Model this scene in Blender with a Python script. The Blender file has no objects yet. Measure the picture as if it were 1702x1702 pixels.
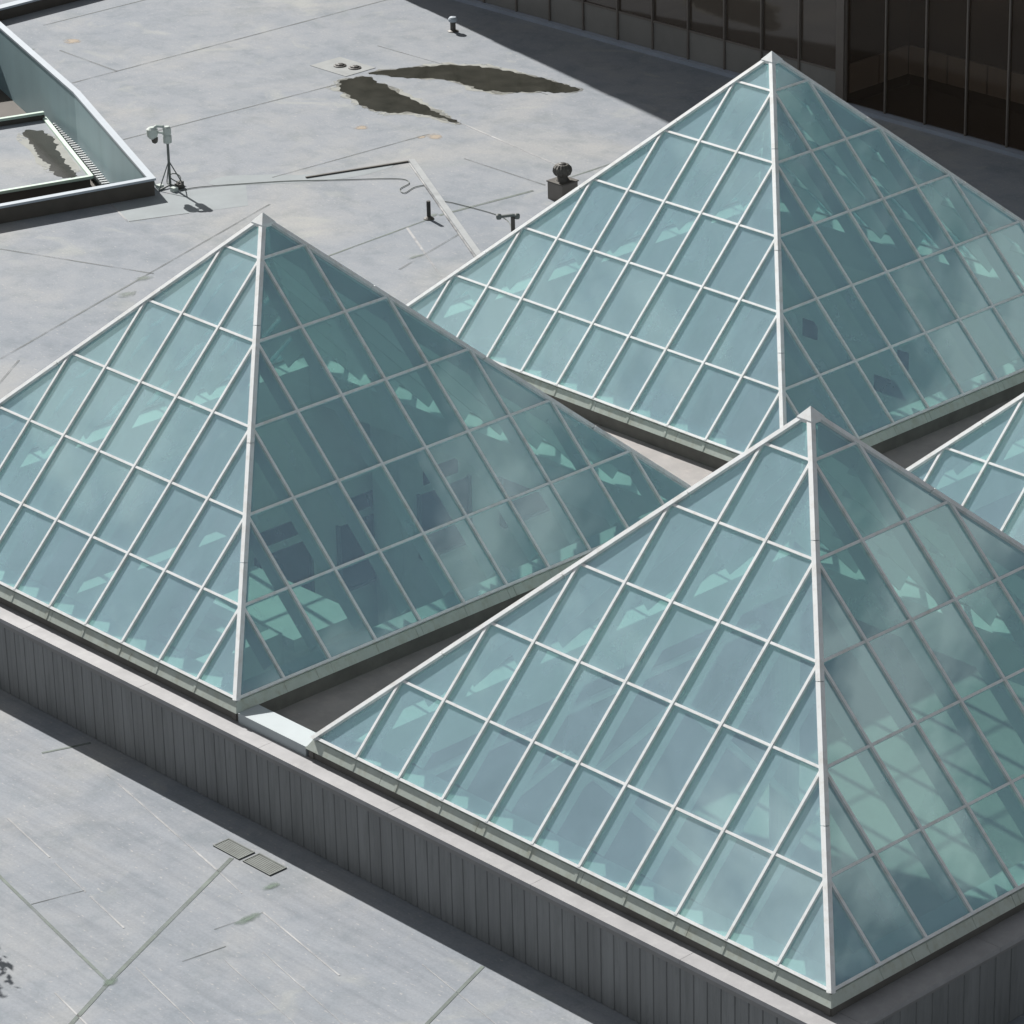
import bpy, bmesh, math, random
from mathutils import Vector, Matrix
from mathutils import noise as mnoise

# ------------------------------------------------------------------ scene, camera, light
S = 1.5                      # metres per glazing bay; everything below is laid out in bays
sc = bpy.context.scene
col = sc.collection
R = math.radians
RND = random.Random(7)

cam_d = bpy.data.cameras.new('camera')
cam = bpy.data.objects.new('camera', cam_d)
col.objects.link(cam)
cam.location = Vector((30.3935, -33.8701, 27.4291)) * S
cam.rotation_euler = (1.1543686, 0.0230072, 0.8148856)
cam_d.sensor_width = 36.0
cam_d.lens = 133.05
cam_d.clip_start = 1.0
cam_d.clip_end = 2000.0
sc.camera = cam

SUN = Vector((-1.35, 0.30, 1.0)).normalized()
sun_d = bpy.data.lights.new('sun', 'SUN')
sun_d.energy = 5.0
sun_d.angle = R(0.53)
sun_d.color = (1.0, 0.965, 0.92)
sun = bpy.data.objects.new('sun', sun_d)
col.objects.link(sun)
sun.rotation_euler = SUN.to_track_quat('Z', 'Y').to_euler()
sun.location = (0, 0, 60)

world = bpy.data.worlds.new('World')
sc.world = world
world.use_nodes = True
wn = world.node_tree
bg = wn.nodes['Background']
sky = wn.nodes.new('ShaderNodeTexSky')
sky.sky_type = 'NISHITA'
sky.sun_disc = False
sky.sun_elevation = math.asin(SUN.z)
sky.sun_rotation = math.atan2(SUN.x, SUN.y)
sky.air_density = 1.0
sky.dust_density = 2.0
sky.ozone_density = 1.0
hs = wn.nodes.new('ShaderNodeHueSaturation')      # white balance of the sky light
hs.inputs['Saturation'].default_value = 0.48
wn.links.new(sky.outputs[0], hs.inputs['Color'])
CLOUD_SHIFT = (2.7, 3.1, 0.0)
tcw = wn.nodes.new('ShaderNodeTexCoord')
sep = wn.nodes.new('ShaderNodeSeparateXYZ')
wn.links.new(tcw.outputs['Generated'], sep.inputs[0])
zz = wn.nodes.new('ShaderNodeMath'); zz.operation = 'MAXIMUM'; zz.inputs[1].default_value = 0.06
wn.links.new(sep.outputs[2], zz.inputs[0])
dvx = wn.nodes.new('ShaderNodeMath'); dvx.operation = 'DIVIDE'
dvy = wn.nodes.new('ShaderNodeMath'); dvy.operation = 'DIVIDE'
wn.links.new(sep.outputs[0], dvx.inputs[0]); wn.links.new(zz.outputs[0], dvx.inputs[1])
wn.links.new(sep.outputs[1], dvy.inputs[0]); wn.links.new(zz.outputs[0], dvy.inputs[1])
cmb = wn.nodes.new('ShaderNodeCombineXYZ')
wn.links.new(dvx.outputs[0], cmb.inputs[0]); wn.links.new(dvy.outputs[0], cmb.inputs[1])
cn = wn.nodes.new('ShaderNodeTexNoise')
cn.inputs['Scale'].default_value = 5.0; cn.inputs['Detail'].default_value = 7; cn.inputs['Roughness'].default_value = 0.58
cof = wn.nodes.new('ShaderNodeVectorMath'); cof.operation = 'ADD'
cof.inputs[1].default_value = CLOUD_SHIFT
wn.links.new(cmb.outputs[0], cof.inputs[0])
wn.links.new(cof.outputs[0], cn.inputs['Vector'])
cr_ = wn.nodes.new('ShaderNodeMapRange')
cr_.inputs[1].default_value = 0.505; cr_.inputs[2].default_value = 0.60; cr_.inputs[3].default_value = 0.0; cr_.inputs[4].default_value = 0.85
wn.links.new(cn.outputs[0], cr_.inputs[0])
cm = wn.nodes.new('ShaderNodeMix'); cm.data_type = 'RGBA'
wn.links.new(cr_.outputs[0], cm.inputs[0])
wn.links.new(hs.outputs[0], cm.inputs[6])
cm.inputs[7].default_value = (10.5, 10.4, 9.6, 1)
wn.links.new(cm.outputs[2], bg.inputs[0])
bg.inputs[1].default_value = 0.042

vs = sc.view_settings
vs.view_transform = 'Standard'
vs.look = 'None'
vs.gamma = 1.0
vs.exposure = 0.56
vs.use_curve_mapping = False
sc.cycles.max_bounces = 10
sc.cycles.diffuse_bounces = 5
sc.cycles.glossy_bounces = 4
sc.cycles.transparent_max_bounces = 32
sc.cycles.caustics_reflective = False
sc.cycles.caustics_refractive = False
sc.cycles.use_denoising = True
sc.cycles.sample_clamp_indirect = 6.0

# ------------------------------------------------------------------ materials
def new_mat(name):
    m = bpy.data.materials.new(name)
    m.use_nodes = True
    return m, m.node_tree.nodes, m.node_tree.links

def ramp(nt, stops):
    r = nt.nodes.new('ShaderNodeValToRGB')
    e = r.color_ramp.elements
    while len(e) < len(stops):
        e.new(0.5)
    for k, (p, c) in enumerate(stops):
        e[k].position = p
        e[k].color = (*c, 1)
    return r

def noise(nt, vec, scale, detail=4, rough=0.55, dist=0.0):
    n = nt.nodes.new('ShaderNodeTexNoise')
    n.inputs['Scale'].default_value = scale
    n.inputs['Detail'].default_value = detail
    n.inputs['Roughness'].default_value = rough
    n.inputs['Distortion'].default_value = dist
    nt.links.new(vec, n.inputs['Vector'])
    return n

def mix(nt, a, b, f, mode='MIX'):
    m = nt.nodes.new('ShaderNodeMix')
    m.data_type = 'RGBA'
    m.blend_type = mode
    for sock, v in ((m.inputs[0], f), (m.inputs[6], a), (m.inputs[7], b)):
        if hasattr(v, 'is_output'):
            nt.links.new(v, sock)
        elif isinstance(v, (int, float)):
            sock.default_value = v
        else:
            sock.default_value = (*v, 1)
    return m.outputs[2]

def mapping(nt, vec, rot=(0, 0, 0), scale=(1, 1, 1)):
    m = nt.nodes.new('ShaderNodeMapping')
    m.inputs['Rotation'].default_value = rot
    m.inputs['Scale'].default_value = scale
    nt.links.new(vec, m.inputs['Vector'])
    return m.outputs[0]

def bump(nt, h, strength, dist, bs):
    b = nt.nodes.new('ShaderNodeBump')
    b.inputs['Strength'].default_value = strength
    b.inputs['Distance'].default_value = dist
    nt.links.new(h, b.inputs['Height'])
    nt.links.new(b.outputs[0], bs.inputs['Normal'])

def simple(name, c, rough=0.6, var=0.12, scale=1.5, metal=0.0, spec=0.5, stretch=(1, 1, 1), dirt=None, dirt_amt=0.0):
    """painted / mineral surface with uneven tone and optional grime"""
    m, N, Lk = new_mat(name)
    nt = m.node_tree
    bs = N['Principled BSDF']
    tc = N.new('ShaderNodeTexCoord')
    g = N.new('ShaderNodeNewGeometry')
    v = mapping(nt, g.outputs['Position'], scale=stretch)
    n = noise(nt, v, scale, 5, 0.6)
    r = ramp(nt, [(0.3, tuple(x * (1 - var) for x in c)), (0.7, tuple(min(1, x * (1 + var)) for x in c))])
    Lk.new(n.outputs[0], r.inputs[0])
    out = r.outputs[0]
    if dirt:
        n2 = noise(nt, v, scale * 3.1, 6, 0.7)
        r2 = ramp(nt, [(0.48, (0, 0, 0)), (0.72, (dirt_amt,) * 3)])
        Lk.new(n2.outputs[0], r2.inputs[0])
        out = mix(nt, out, dirt, r2.outputs[0])
    Lk.new(out, bs.inputs['Base Color'])
    bs.inputs['Roughness'].default_value = rough
    bs.inputs['Metallic'].default_value = metal
    bs.inputs['Specular IOR Level'].default_value = spec
    return m

def roof_material():
    m, N, Lk = new_mat('roof_membrane')
    nt = m.node_tree
    bs = N['Principled BSDF']
    g = N.new('ShaderNodeNewGeometry')
    P = g.outputs['Position']
    big = noise(nt, P, 0.16, 5, 0.6, 0.6)
    r1 = ramp(nt, [(0.30, (0.216, 0.241, 0.274)), (0.5, (0.250, 0.270, 0.297)), (0.72, (0.297, 0.305, 0.309))])
    Lk.new(big.outputs[0], r1.inputs[0])
    mid = noise(nt, P, 0.9, 6, 0.65, 0.3)
    r2 = ramp(nt, [(0.28, (0.74, 0.78, 0.79)), (0.52, (1, 1, 1)), (0.76, (1.10, 1.08, 1.05))])
    Lk.new(mid.outputs[0], r2.inputs[0])
    c = mix(nt, r1.outputs[0], r2.outputs[0], 0.85, 'MULTIPLY')
    # broom / roller streaks running with the membrane rolls
    st = noise(nt, mapping(nt, P, rot=(0, 0, R(11)), scale=(0.10, 3.2, 1)), 1.3, 4, 0.6)
    r3 = ramp(nt, [(0.33, (0.90, 0.905, 0.91)), (0.5, (1, 1, 1)), (0.70, (1.08, 1.08, 1.08))])
    Lk.new(st.outputs[0], r3.inputs[0])
    sy = N.new('ShaderNodeSeparateXYZ'); Lk.new(P, sy.inputs[0])
    my_ = N.new('ShaderNodeMapRange'); Lk.new(sy.outputs[1], my_.inputs[0])
    my_.inputs[1].default_value = -3.0; my_.inputs[2].default_value = 12.0
    my_.inputs[3].default_value = 0.95; my_.inputs[4].default_value = 0.22
    c = mix(nt, c, r3.outputs[0], my_.outputs[0], 'MULTIPLY')
    # dried-out ponding stains, greenish and cream
    pn = noise(nt, P, 0.42, 4, 0.5, 1.2)
    r4 = ramp(nt, [(0.60, (0, 0, 0)), (0.74, (0.40, 0.40, 0.40))])
    Lk.new(pn.outputs[0], r4.inputs[0])
    c = mix(nt, c, (0.36, 0.37, 0.345), r4.outputs[0])
    pn2 = noise(nt, mapping(nt, P, scale=(1, 1, 1)), 0.33, 5, 0.55, 0.8)
    r5 = ramp(nt, [(0.64, (0, 0, 0)), (0.80, (0.45, 0.45, 0.45))])
    Lk.new(pn2.outputs[0], r5.inputs[0])
    c = mix(nt, c, (0.20, 0.235, 0.235), r5.outputs[0])
    # pale scuffs and chips
    sp = noise(nt, mapping(nt, P, rot=(0, 0, R(11)), scale=(1.0, 2.5, 1)), 5.5, 3, 0.5)
    r6 = ramp(nt, [(0.64, (0, 0, 0)), (0.72, (0.5, 0.5, 0.5))])
    Lk.new(sp.outputs[0], r6.inputs[0])
    c = mix(nt, c, (0.42, 0.41, 0.40), r6.outputs[0])
    gr = noise(nt, P, 14.0, 3, 0.7)
    r7 = ramp(nt, [(0.3, (0.90, 0.90, 0.90)), (0.7, (1.08, 1.08, 1.08))])
    Lk.new(gr.outputs[0], r7.inputs[0])
    c = mix(nt, c, r7.outputs[0], 0.8, 'MULTIPLY')
    Lk.new(c, bs.inputs['Base Color'])
    bs.inputs['Roughness'].default_value = 0.85
    bs.inputs['Specular IOR Level'].default_value = 0.25
    fine = noise(nt, P, 9.0, 5, 0.7)
    bump(nt, fine.outputs[0], 0.25, 0.02, bs)
    return m

def glass_material(name, film0, film1, refl0, refl1):
    m, N, Lk = new_mat(name)
    nt = m.node_tree
    out = N['Material Output']
    N.remove(N['Principled BSDF'])
    gl = N.new('ShaderNodeBsdfGlossy')
    gl.inputs['Color'].default_value = (0.70, 0.90, 1.0, 1)
    gl.inputs['Roughness'].default_value = 0.012
    tr = N.new('ShaderNodeBsdfTransparent')
    tr.inputs['Color'].default_value = (0.80, 0.955, 0.91, 1)
    df = N.new('ShaderNodeBsdfDiffuse')
    df.inputs['Color'].default_value = (0.61, 0.86, 1.0, 1)
    g = N.new('ShaderNodeNewGeometry')
    info = N.new('ShaderNodeObjectInfo')
    n = noise(nt, mapping(nt, g.outputs['Position'], scale=(1, 1, 0.5)), 1.1, 4, 0.6, 0.5)
    dirt = N.new('ShaderNodeMapRange')
    dirt.inputs[1].default_value = 0.3
    dirt.inputs[2].default_value = 0.75
    dirt.inputs[3].default_value = film0
    dirt.inputs[4].default_value = film1
    Lk.new(n.outputs[0], dirt.inputs[0])
    m1 = N.new('ShaderNodeMixShader')
    Lk.new(dirt.outputs[0], m1.inputs[0])
    Lk.new(tr.outputs[0], m1.inputs[1])
    Lk.new(df.outputs[0], m1.inputs[2])
    fr = N.new('ShaderNodeMapRange')
    Lk.new(info.outputs['Random'], fr.inputs[0])
    fr.inputs[3].default_value = refl0
    fr.inputs[4].default_value = refl1
    m2 = N.new('ShaderNodeMixShader')
    Lk.new(fr.outputs[0], m2.inputs[0])
    Lk.new(m1.outputs[0], m2.inputs[1])
    Lk.new(gl.outputs[0], m2.inputs[2])
    Lk.new(m2.outputs[0], out.inputs[0])
    return m

def dark_glass(name, clear, base=(0.085, 0.068, 0.055, 1)):
    m, N, Lk = new_mat(name)
    nt = m.node_tree
    out = N['Material Output']
    bs = N['Principled BSDF']
    bs.inputs['Base Color'].default_value = base
    bs.inputs['Roughness'].default_value = 0.06
    bs.inputs['IOR'].default_value = 1.55
    g = N.new('ShaderNodeNewGeometry')
    n = noise(nt, g.outputs['Position'], 0.35, 2, 0.4)
    bump(nt, n.outputs[0], 0.15, 0.08, bs)
    if clear:
        tr = N.new('ShaderNodeBsdfTransparent')
        tr.inputs['Color'].default_value = (0.80, 0.74, 0.68, 1)
        mx = N.new('ShaderNodeMixShader')
        mx.inputs[0].default_value = clear
        Lk.new(bs.outputs[0], mx.inputs[1])
        Lk.new(tr.outputs[0], mx.inputs[2])
        Lk.new(mx.outputs[0], out.inputs[0])
    return m

def puddle_material():
    m, N, Lk = new_mat('standing_water')
    nt = m.node_tree
    bs = N['Principled BSDF']
    g = N.new('ShaderNodeNewGeometry')
    n = noise(nt, g.outputs['Position'], 1.4, 5, 0.6)
    r = ramp(nt, [(0.3, (0.028, 0.029, 0.024)), (0.7, (0.050, 0.050, 0.042))])
    Lk.new(n.outputs[0], r.inputs[0])
    Lk.new(r.outputs[0], bs.inputs['Base Color'])
    bs.inputs['Roughness'].default_value = 0.12
    bs.inputs['IOR'].default_value = 1.33
    n2 = noise(nt, g.outputs['Position'], 7.0, 3, 0.5)
    bump(nt, n2.outputs[0], 0.05, 0.02, bs)
    return m

def leaf_material(name, c):
    m, N, Lk = new_mat(name)
    nt = m.node_tree
    bs = N['Principled BSDF']
    g = N.new('ShaderNodeNewGeometry')
    n = noise(nt, g.outputs['Position'], 1.2, 3, 0.6)
    r = ramp(nt, [(0.3, tuple(x * 0.6 for x in c)), (0.7, tuple(x * 1.5 for x in c))])
    Lk.new(n.outputs[0], r.inputs[0])
    Lk.new(r.outputs[0], bs.inputs['Base Color'])
    bs.inputs['Roughness'].default_value = 0.55
    return m

M = {}
M['roof'] = roof_material()
M['glass'] = glass_material('tinted_glass', 0.32, 0.40, 0.26, 0.38)
M['glass_inner'] = glass_material('tinted_glass_inner', 0.0, 0.03, 0.05, 0.08)
M['white'] = simple('white_paint', (0.77, 0.80, 0.81), 0.45, 0.06, 1.2, dirt=(0.50, 0.47, 0.41), dirt_amt=0.5)
M['fin'] = simple('fin_paint', (0.72, 0.76, 0.76), 0.5, 0.04, 1.0)
M['kerb'] = simple('kerb_metal', (0.43, 0.48, 0.44), 0.5, 0.10, 1.4, dirt=(0.30, 0.30, 0.22), dirt_amt=0.6, stretch=(1, 1, 0.4))
M['upstand'] = simple('shaded_upstand', (0.13, 0.125, 0.115), 0.8, 0.2, 1.5)  # dark tone carries the undercut shade below the kerb
M['ledge'] = simple('ledge_metal', (0.285, 0.285, 0.295), 0.6, 0.12, 1.2, dirt=(0.42, 0.42, 0.42), dirt_amt=0.35)
M['fascia'] = simple('fascia_metal', (0.20, 0.20, 0.20), 0.6, 0.10, 1.2)
M['clad'] = simple('ribbed_cladding', (0.198, 0.206, 0.210), 0.55, 0.16, 0.9, stretch=(1.6, 1.6, 0.18), dirt=(0.12, 0.13, 0.13), dirt_amt=0.6)
M['clad_dark'] = simple('cladding_joint', (0.14, 0.15, 0.15), 0.7, 0.1)
M['curb_white'] = simple('white_flashing', (0.40, 0.45, 0.47), 0.5, 0.05, 1.0)
M['deck'] = simple('deck_membrane', (0.30, 0.29, 0.285), 0.85, 0.12, 0.8, dirt=(0.42, 0.38, 0.36), dirt_amt=0.5)
M['wall_in'] = simple('hall_plaster', (0.84, 0.86, 0.84), 0.8, 0.05, 0.3)
M['floor_in'] = simple('hall_floor', (0.50, 0.51, 0.49), 0.5, 0.12, 0.4)
M['win'] = dark_glass('hall_window_glass', 0, (0.02, 0.022, 0.024, 1))
M['bglass'] = dark_glass('bronze_glass', 0)
M['bglass_clear'] = dark_glass('bronze_glass_clear', 0.78)
M['spandrel'] = simple('spandrel_panel_paint', (0.20, 0.192, 0.18), 0.5, 0.12, 0.5)
M['mullion'] = simple('bronze_mullion', (0.15, 0.13, 0.115), 0.5, 0.08, 0.8)
M['steel_trim'] = simple('steel_trim', (0.31, 0.345, 0.41), 0.5, 0.10, 0.8)
M['bcore'] = simple('building_core', (0.10, 0.085, 0.072), 0.8, 0.1)
M['seam_dark'] = simple('seam_bitumen', (0.185, 0.205, 0.205), 0.8, 0.2, 1.0)
M['seam_green'] = simple('seam_algae', (0.170, 0.205, 0.185), 0.8, 0.25, 1.6)
M['seam_pale'] = simple('seam_sealant', (0.47, 0.475, 0.48), 0.8, 0.12, 2.0)
M['rim'] = simple('pond_sediment', (0.34, 0.35, 0.325), 0.85, 0.12, 2.0)
M['patch'] = simple('membrane_patch', (0.245, 0.275, 0.29), 0.85, 0.08, 1.0)
M['rust'] = simple('rust_stain', (0.40, 0.335, 0.26), 0.85, 0.10, 3.0)
M['algae'] = simple('algae_stain', (0.13, 0.18, 0.145), 0.85, 0.25, 3.0)
def fade(mat, soft, amt, scale):
    nt = mat.node_tree
    N, Lk = nt.nodes, nt.links
    out = N['Material Output']
    bs = N['Principled BSDF']
    tc = N.new('ShaderNodeTexCoord')
    g = N.new('ShaderNodeNewGeometry')
    vm = N.new('ShaderNodeVectorMath'); vm.operation = 'DISTANCE'
    sx = N.new('ShaderNodeSeparateXYZ'); Lk.new(tc.outputs['Generated'], sx.inputs[0])
    cb_ = N.new('ShaderNodeCombineXYZ'); Lk.new(sx.outputs[0], cb_.inputs[0]); Lk.new(sx.outputs[1], cb_.inputs[1])
    Lk.new(cb_.outputs[0], vm.inputs[0]); vm.inputs[1].default_value = (.5, .5, 0)
    n = noise(nt, g.outputs['Position'], scale, 5, .65)
    a = N.new('ShaderNodeMath'); a.operation = 'MULTIPLY_ADD'
    Lk.new(n.outputs[0], a.inputs[0]); a.inputs[1].default_value = -.9
    b = N.new('ShaderNodeMath'); b.operation = 'SUBTRACT'; b.inputs[0].default_value = .5 + .45
    Lk.new(vm.outputs['Value'], b.inputs[1]); Lk.new(b.outputs[0], a.inputs[2])
    mr = N.new('ShaderNodeMapRange'); Lk.new(a.outputs[0], mr.inputs[0])
    mr.inputs[1].default_value = 0; mr.inputs[2].default_value = soft; mr.inputs[3].default_value = 0; mr.inputs[4].default_value = amt
    tr = N.new('ShaderNodeBsdfTransparent')
    mx = N.new('ShaderNodeMixShader')
    Lk.new(mr.outputs[0], mx.inputs[0]); Lk.new(tr.outputs[0], mx.inputs[1]); Lk.new(bs.outputs[0], mx.inputs[2])
    Lk.new(mx.outputs[0], out.inputs[0])
def worn(mat, lo, hi, scale):
    nt = mat.node_tree
    N, Lk = nt.nodes, nt.links
    g = N.new('ShaderNodeNewGeometry')
    n = noise(nt, g.outputs['Position'], scale, 4, .6)
    mr = N.new('ShaderNodeMapRange'); Lk.new(n.outputs[0], mr.inputs[0])
    mr.inputs[1].default_value = .32; mr.inputs[2].default_value = .66; mr.inputs[3].default_value = lo; mr.inputs[4].default_value = hi
    tr = N.new('ShaderNodeBsdfTransparent')
    mx = N.new('ShaderNodeMixShader')
    Lk.new(mr.outputs[0], mx.inputs[0]); Lk.new(tr.outputs[0], mx.inputs[1]); Lk.new(N['Principled BSDF'].outputs[0], mx.inputs[2])
    Lk.new(mx.outputs[0], N['Material Output'].inputs[0])
worn(M['seam_dark'], .05, .75, .7)
worn(M['seam_green'], .35, .9, 1.0)
worn(M['seam_pale'], .10, .85, .9)
fade(M['rust'], .35, .8, 3.0)
fade(M['algae'], .35, .8, 4.0)
M['algae2'] = simple('faint_algae_stain', (0.20, 0.235, 0.215), 0.85, 0.2, 3.0)
fade(M['algae2'], .4, .7, 3.0)
fade(M['rim'], .12, .75, 2.5)
M['damp'] = simple('damp_silt', (0.13, 0.13, 0.11), 0.7, 0.2, 2.0)
worn(M['damp'], .15, .75, 2.2)
M['sump'] = simple('sump_membrane', (0.272, 0.288, 0.29), 0.85, 0.12, 1.5)
M['water'] = puddle_material()
M['grate'] = simple('drain_grate', (0.105, 0.122, 0.114), 0.6, 0.25, 3.0)
M['black'] = simple('black_iron', (0.025, 0.024, 0.022), 0.6, 0.2)
M['iron'] = simple('weathered_iron', (0.075, 0.070, 0.062), 0.55, 0.2, 4.0)
M['galv'] = simple('galvanised_steel', (0.34, 0.36, 0.37), 0.45, 0.12, 2.0, metal=0.3)
M['seam_box'] = simple('vent_box_paint', (0.17, 0.155, 0.14), 0.6, 0.12, 2.0)
M['camgrey'] = simple('housing_paint', (0.50, 0.56, 0.53), 0.4, 0.05, 3.0)
M['pole'] = simple('pole_paint', (0.14, 0.16, 0.155), 0.5, 0.1, 3.0)
M['cable'] = simple('cable_jacket', (0.15, 0.17, 0.16), 0.7, 0.1)
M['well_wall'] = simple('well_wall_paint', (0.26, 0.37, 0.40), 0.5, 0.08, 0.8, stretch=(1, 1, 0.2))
M['coping_pale'] = simple('coping_pale', (0.37, 0.42, 0.47), 0.5, 0.06, 1.0)
M['frame_green'] = simple('frame_green_paint', (0.50, 0.62, 0.54), 0.5, 0.06, 1.0)
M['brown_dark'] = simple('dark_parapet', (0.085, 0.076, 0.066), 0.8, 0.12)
M['leaf2'] = leaf_material('roof_tree_leaves', (0.05, 0.075, 0.035))
M['bark'] = simple('bark', (0.10, 0.08, 0.06), 0.9, 0.2, 3.0)

# ------------------------------------------------------------------ builders
class MB:
    """collects polygons (in bays) and links them as ONE mesh object"""
    def __init__(self):
        self.v, self.f = [], []
    def add(self, vs_, fs_):
        b = len(self.v)
        self.v += [tuple(p) for p in vs_]
        self.f += [tuple(b + i for i in f) for f in fs_]
        return self
    def hexa(self, p):
        return self.add(p, [(3, 2, 1, 0), (4, 5, 6, 7), (0, 1, 5, 4), (1, 2, 6, 5), (2, 3, 7, 6), (3, 0, 4, 7)])
    def box(self, x0, x1, y0, y1, z0, z1):
        return self.hexa([(x0, y0, z0), (x1, y0, z0), (x1, y1, z0), (x0, y1, z0),
                          (x0, y0, z1), (x1, y0, z1), (x1, y1, z1), (x0, y1, z1)])
    def prism(self, poly, z0, z1):
        n = len(poly)
        vs_ = [(x, y, z0) for x, y in poly] + [(x, y, z1) for x, y in poly]
        fs_ = [tuple(range(n - 1, -1, -1)), tuple(range(n, 2 * n))]
        fs_ += [(i, (i + 1) % n, n + (i + 1) % n, n + i) for i in range(n)]
        return self.add(vs_, fs_)
    def loft(self, rings, cap=True):
        n = len(rings[0])
        vs_ = [p for r in rings for p in r]
        fs_ = []
        for k in range(len(rings) - 1):
            for i in range(n):
                j = (i + 1) % n
                fs_.append((k * n + i, k * n + j, (k + 1) * n + j, (k + 1) * n + i))
        if cap:
            fs_.append(tuple(range(n - 1, -1, -1)))
            fs_.append(tuple(range((len(rings) - 1) * n, len(rings) * n)))
        return self.add(vs_, fs_)
    def tube(self, pts, r, n=8):
        pts = [Vector(p) for p in pts]
        rings = []
        for k, p in enumerate(pts):
            d = (pts[min(k + 1, len(pts) - 1)] - pts[max(k - 1, 0)]).normalized()
            up = Vector((0, 0, 1)) if abs(d.z) < 0.9 else Vector((1, 0, 0))
            a = d.cross(up).normalized()
            b = a.cross(d)
            rr = r[k] if isinstance(r, (list, tuple)) else r
            rings.append([tuple(p + (a * math.cos(2 * math.pi * i / n) + b * math.sin(2 * math.pi * i / n)) * rr) for i in range(n)])
        return self.loft(rings)
    def lathe(self, c, prof, n=16, flute=0.0):
        rings = []
        for rr, z in prof:
            rings.append([(c[0] + (rr * (1 + (flute if i % 2 else 0))) * math.cos(2 * math.pi * i / n),
                           c[1] + (rr * (1 + (flute if i % 2 else 0))) * math.sin(2 * math.pi * i / n), c[2] + z) for i in range(n)])
        return self.loft(rings)
    def mesh(self, name, smooth=False):
        me = bpy.data.meshes.new(name)
        me.from_pydata([(x * S, y * S, z * S) for x, y, z in self.v], [], self.f)
        if smooth:
            for p in me.polygons:
                p.use_smooth = True
        me.update()
        return me
    def build(self, name, mat, parent=None, smooth=False, matrix=None):
        me = self.mesh(name, smooth)
        me.materials.append(M[mat])
        return link(name, me, parent, matrix)

def link(name, me, parent=None, matrix=None):
    o = bpy.data.objects.new(name, me)
    col.objects.link(o)
    o.parent = parent
    if matrix is not None:
        o.matrix_basis = matrix
    return o

def tag(o, label=None, cat=None, group=None, kind=None):
    for k, v in (('label', label), ('category', cat), ('group', group), ('kind', kind)):
        if v:
            o[k] = v
    return o

def thing(name, label, cat, loc=(0, 0, 0), group=None):
    o = bpy.data.objects.new(name, None)
    col.objects.link(o)
    o.location = Vector(loc) * S
    o.empty_display_size = 0.3
    return tag(o, label, cat, group)

def copy_tree(o, parent=None):
    c = o.copy()
    col.objects.link(c)
    c.parent = parent
    for ch in o.children:
        copy_tree(ch, c)
    return c

def blob(pts, jag=0.05, sub=6, seed=1):
    """uneven closed outline through the given points"""
    rn = random.Random(seed)
    out = []
    n = len(pts)
    for k in range(n):
        p0, p1, p2, p3 = (Vector(pts[(k + j) % n]) for j in (-1, 0, 1, 2))
        for q in range(sub):
            t = q / sub
            p = 0.5 * ((2 * p1) + (p2 - p0) * t + (2 * p0 - 5 * p1 + 4 * p2 - p3) * t * t + (3 * p1 - p0 - 3 * p2 + p3) * t ** 3)
            out.append(p)
    res = []
    m = len(out)
    for k, p in enumerate(out):
        d = out[(k + 1) % m] - out[k - 1]
        nrm = Vector((-d.y, d.x)).normalized() if d.length > 1e-6 else Vector((0, 0))
        f = 1.5 * mnoise.noise(Vector((p.x * 2.3 + seed * 7.1, p.y * 2.3, 0))) + .9 * mnoise.noise(Vector((p.x * 7 + seed, p.y * 7, 3))) + rn.uniform(-.25, .25)
        res.append(tuple(p + nrm * (f * jag)))
    return res

def sheet(poly, z):
    b = MB()
    b.add([(x, y, z) for x, y in poly], [tuple(range(len(poly)))])
    return b

ZL = -1.80                     # level of the main roof
# ------------------------------------------------------------------ main roof (one sheet, open under the plinth and at the well)
PX0, PX1, PY0, PY1 = -24.45, 0.44, -0.41, 24.45      # skylight plinth
WELL = [(-37.9, 17.8), (-44.6, 20.7), (-50.8, 22.9), (-52.5, 23.5), (-56.5, 12.5), (-40.6, 8.4)]

def roof_sheet():
    bm = bmesh.new()
    loops = [[(-110, -60), (70, -60), (70, 90), (-110, 90)],
             [(PX0 + .2, PY0 + .2), (PX1 - .2, PY0 + .2), (PX1 - .2, PY1 - .2), (PX0 + .2, PY1 - .2)],
             WELL]
    edges = []
    for lp in loops:
        vs_ = [bm.verts.new((x * S, y * S, ZL * S)) for x, y in lp]
        edges += [bm.edges.new((vs_[i], vs_[(i + 1) % len(vs_)])) for i in range(len(vs_))]
    bmesh.ops.triangle_fill(bm, use_beauty=True, use_dissolve=False, edges=edges, normal=(0, 0, 1))
    bmesh.ops.recalc_face_normals(bm, faces=bm.faces)
    if sum(f.normal.z for f in bm.faces) < 0:
        bmesh.ops.reverse_faces(bm, faces=bm.faces)
    me = bpy.data.meshes.new('roof')
    bm.to_mesh(me)
    bm.free()
    me.materials.append(M['roof'])
    return link('roof', me)
roof = tag(roof_sheet(), 'pale grey membrane roof with seams and ponding stains', kind='structure')

def strip(p, q, w, h, mat, name='seam'):
    p, q = Vector(p), Vector(q)
    d = (q - p).normalized()
    n = Vector((-d.y, d.x)) * (w / 2)
    b = MB()
    z0, z1 = ZL - 0.002, ZL + h
    ps = [p - n, q - n, q + n, p + n]
    b.hexa([(a.x, a.y, z0) for a in ps] + [(a.x, a.y, z1) for a in ps])
    return b.build(name, mat, roof)

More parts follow.
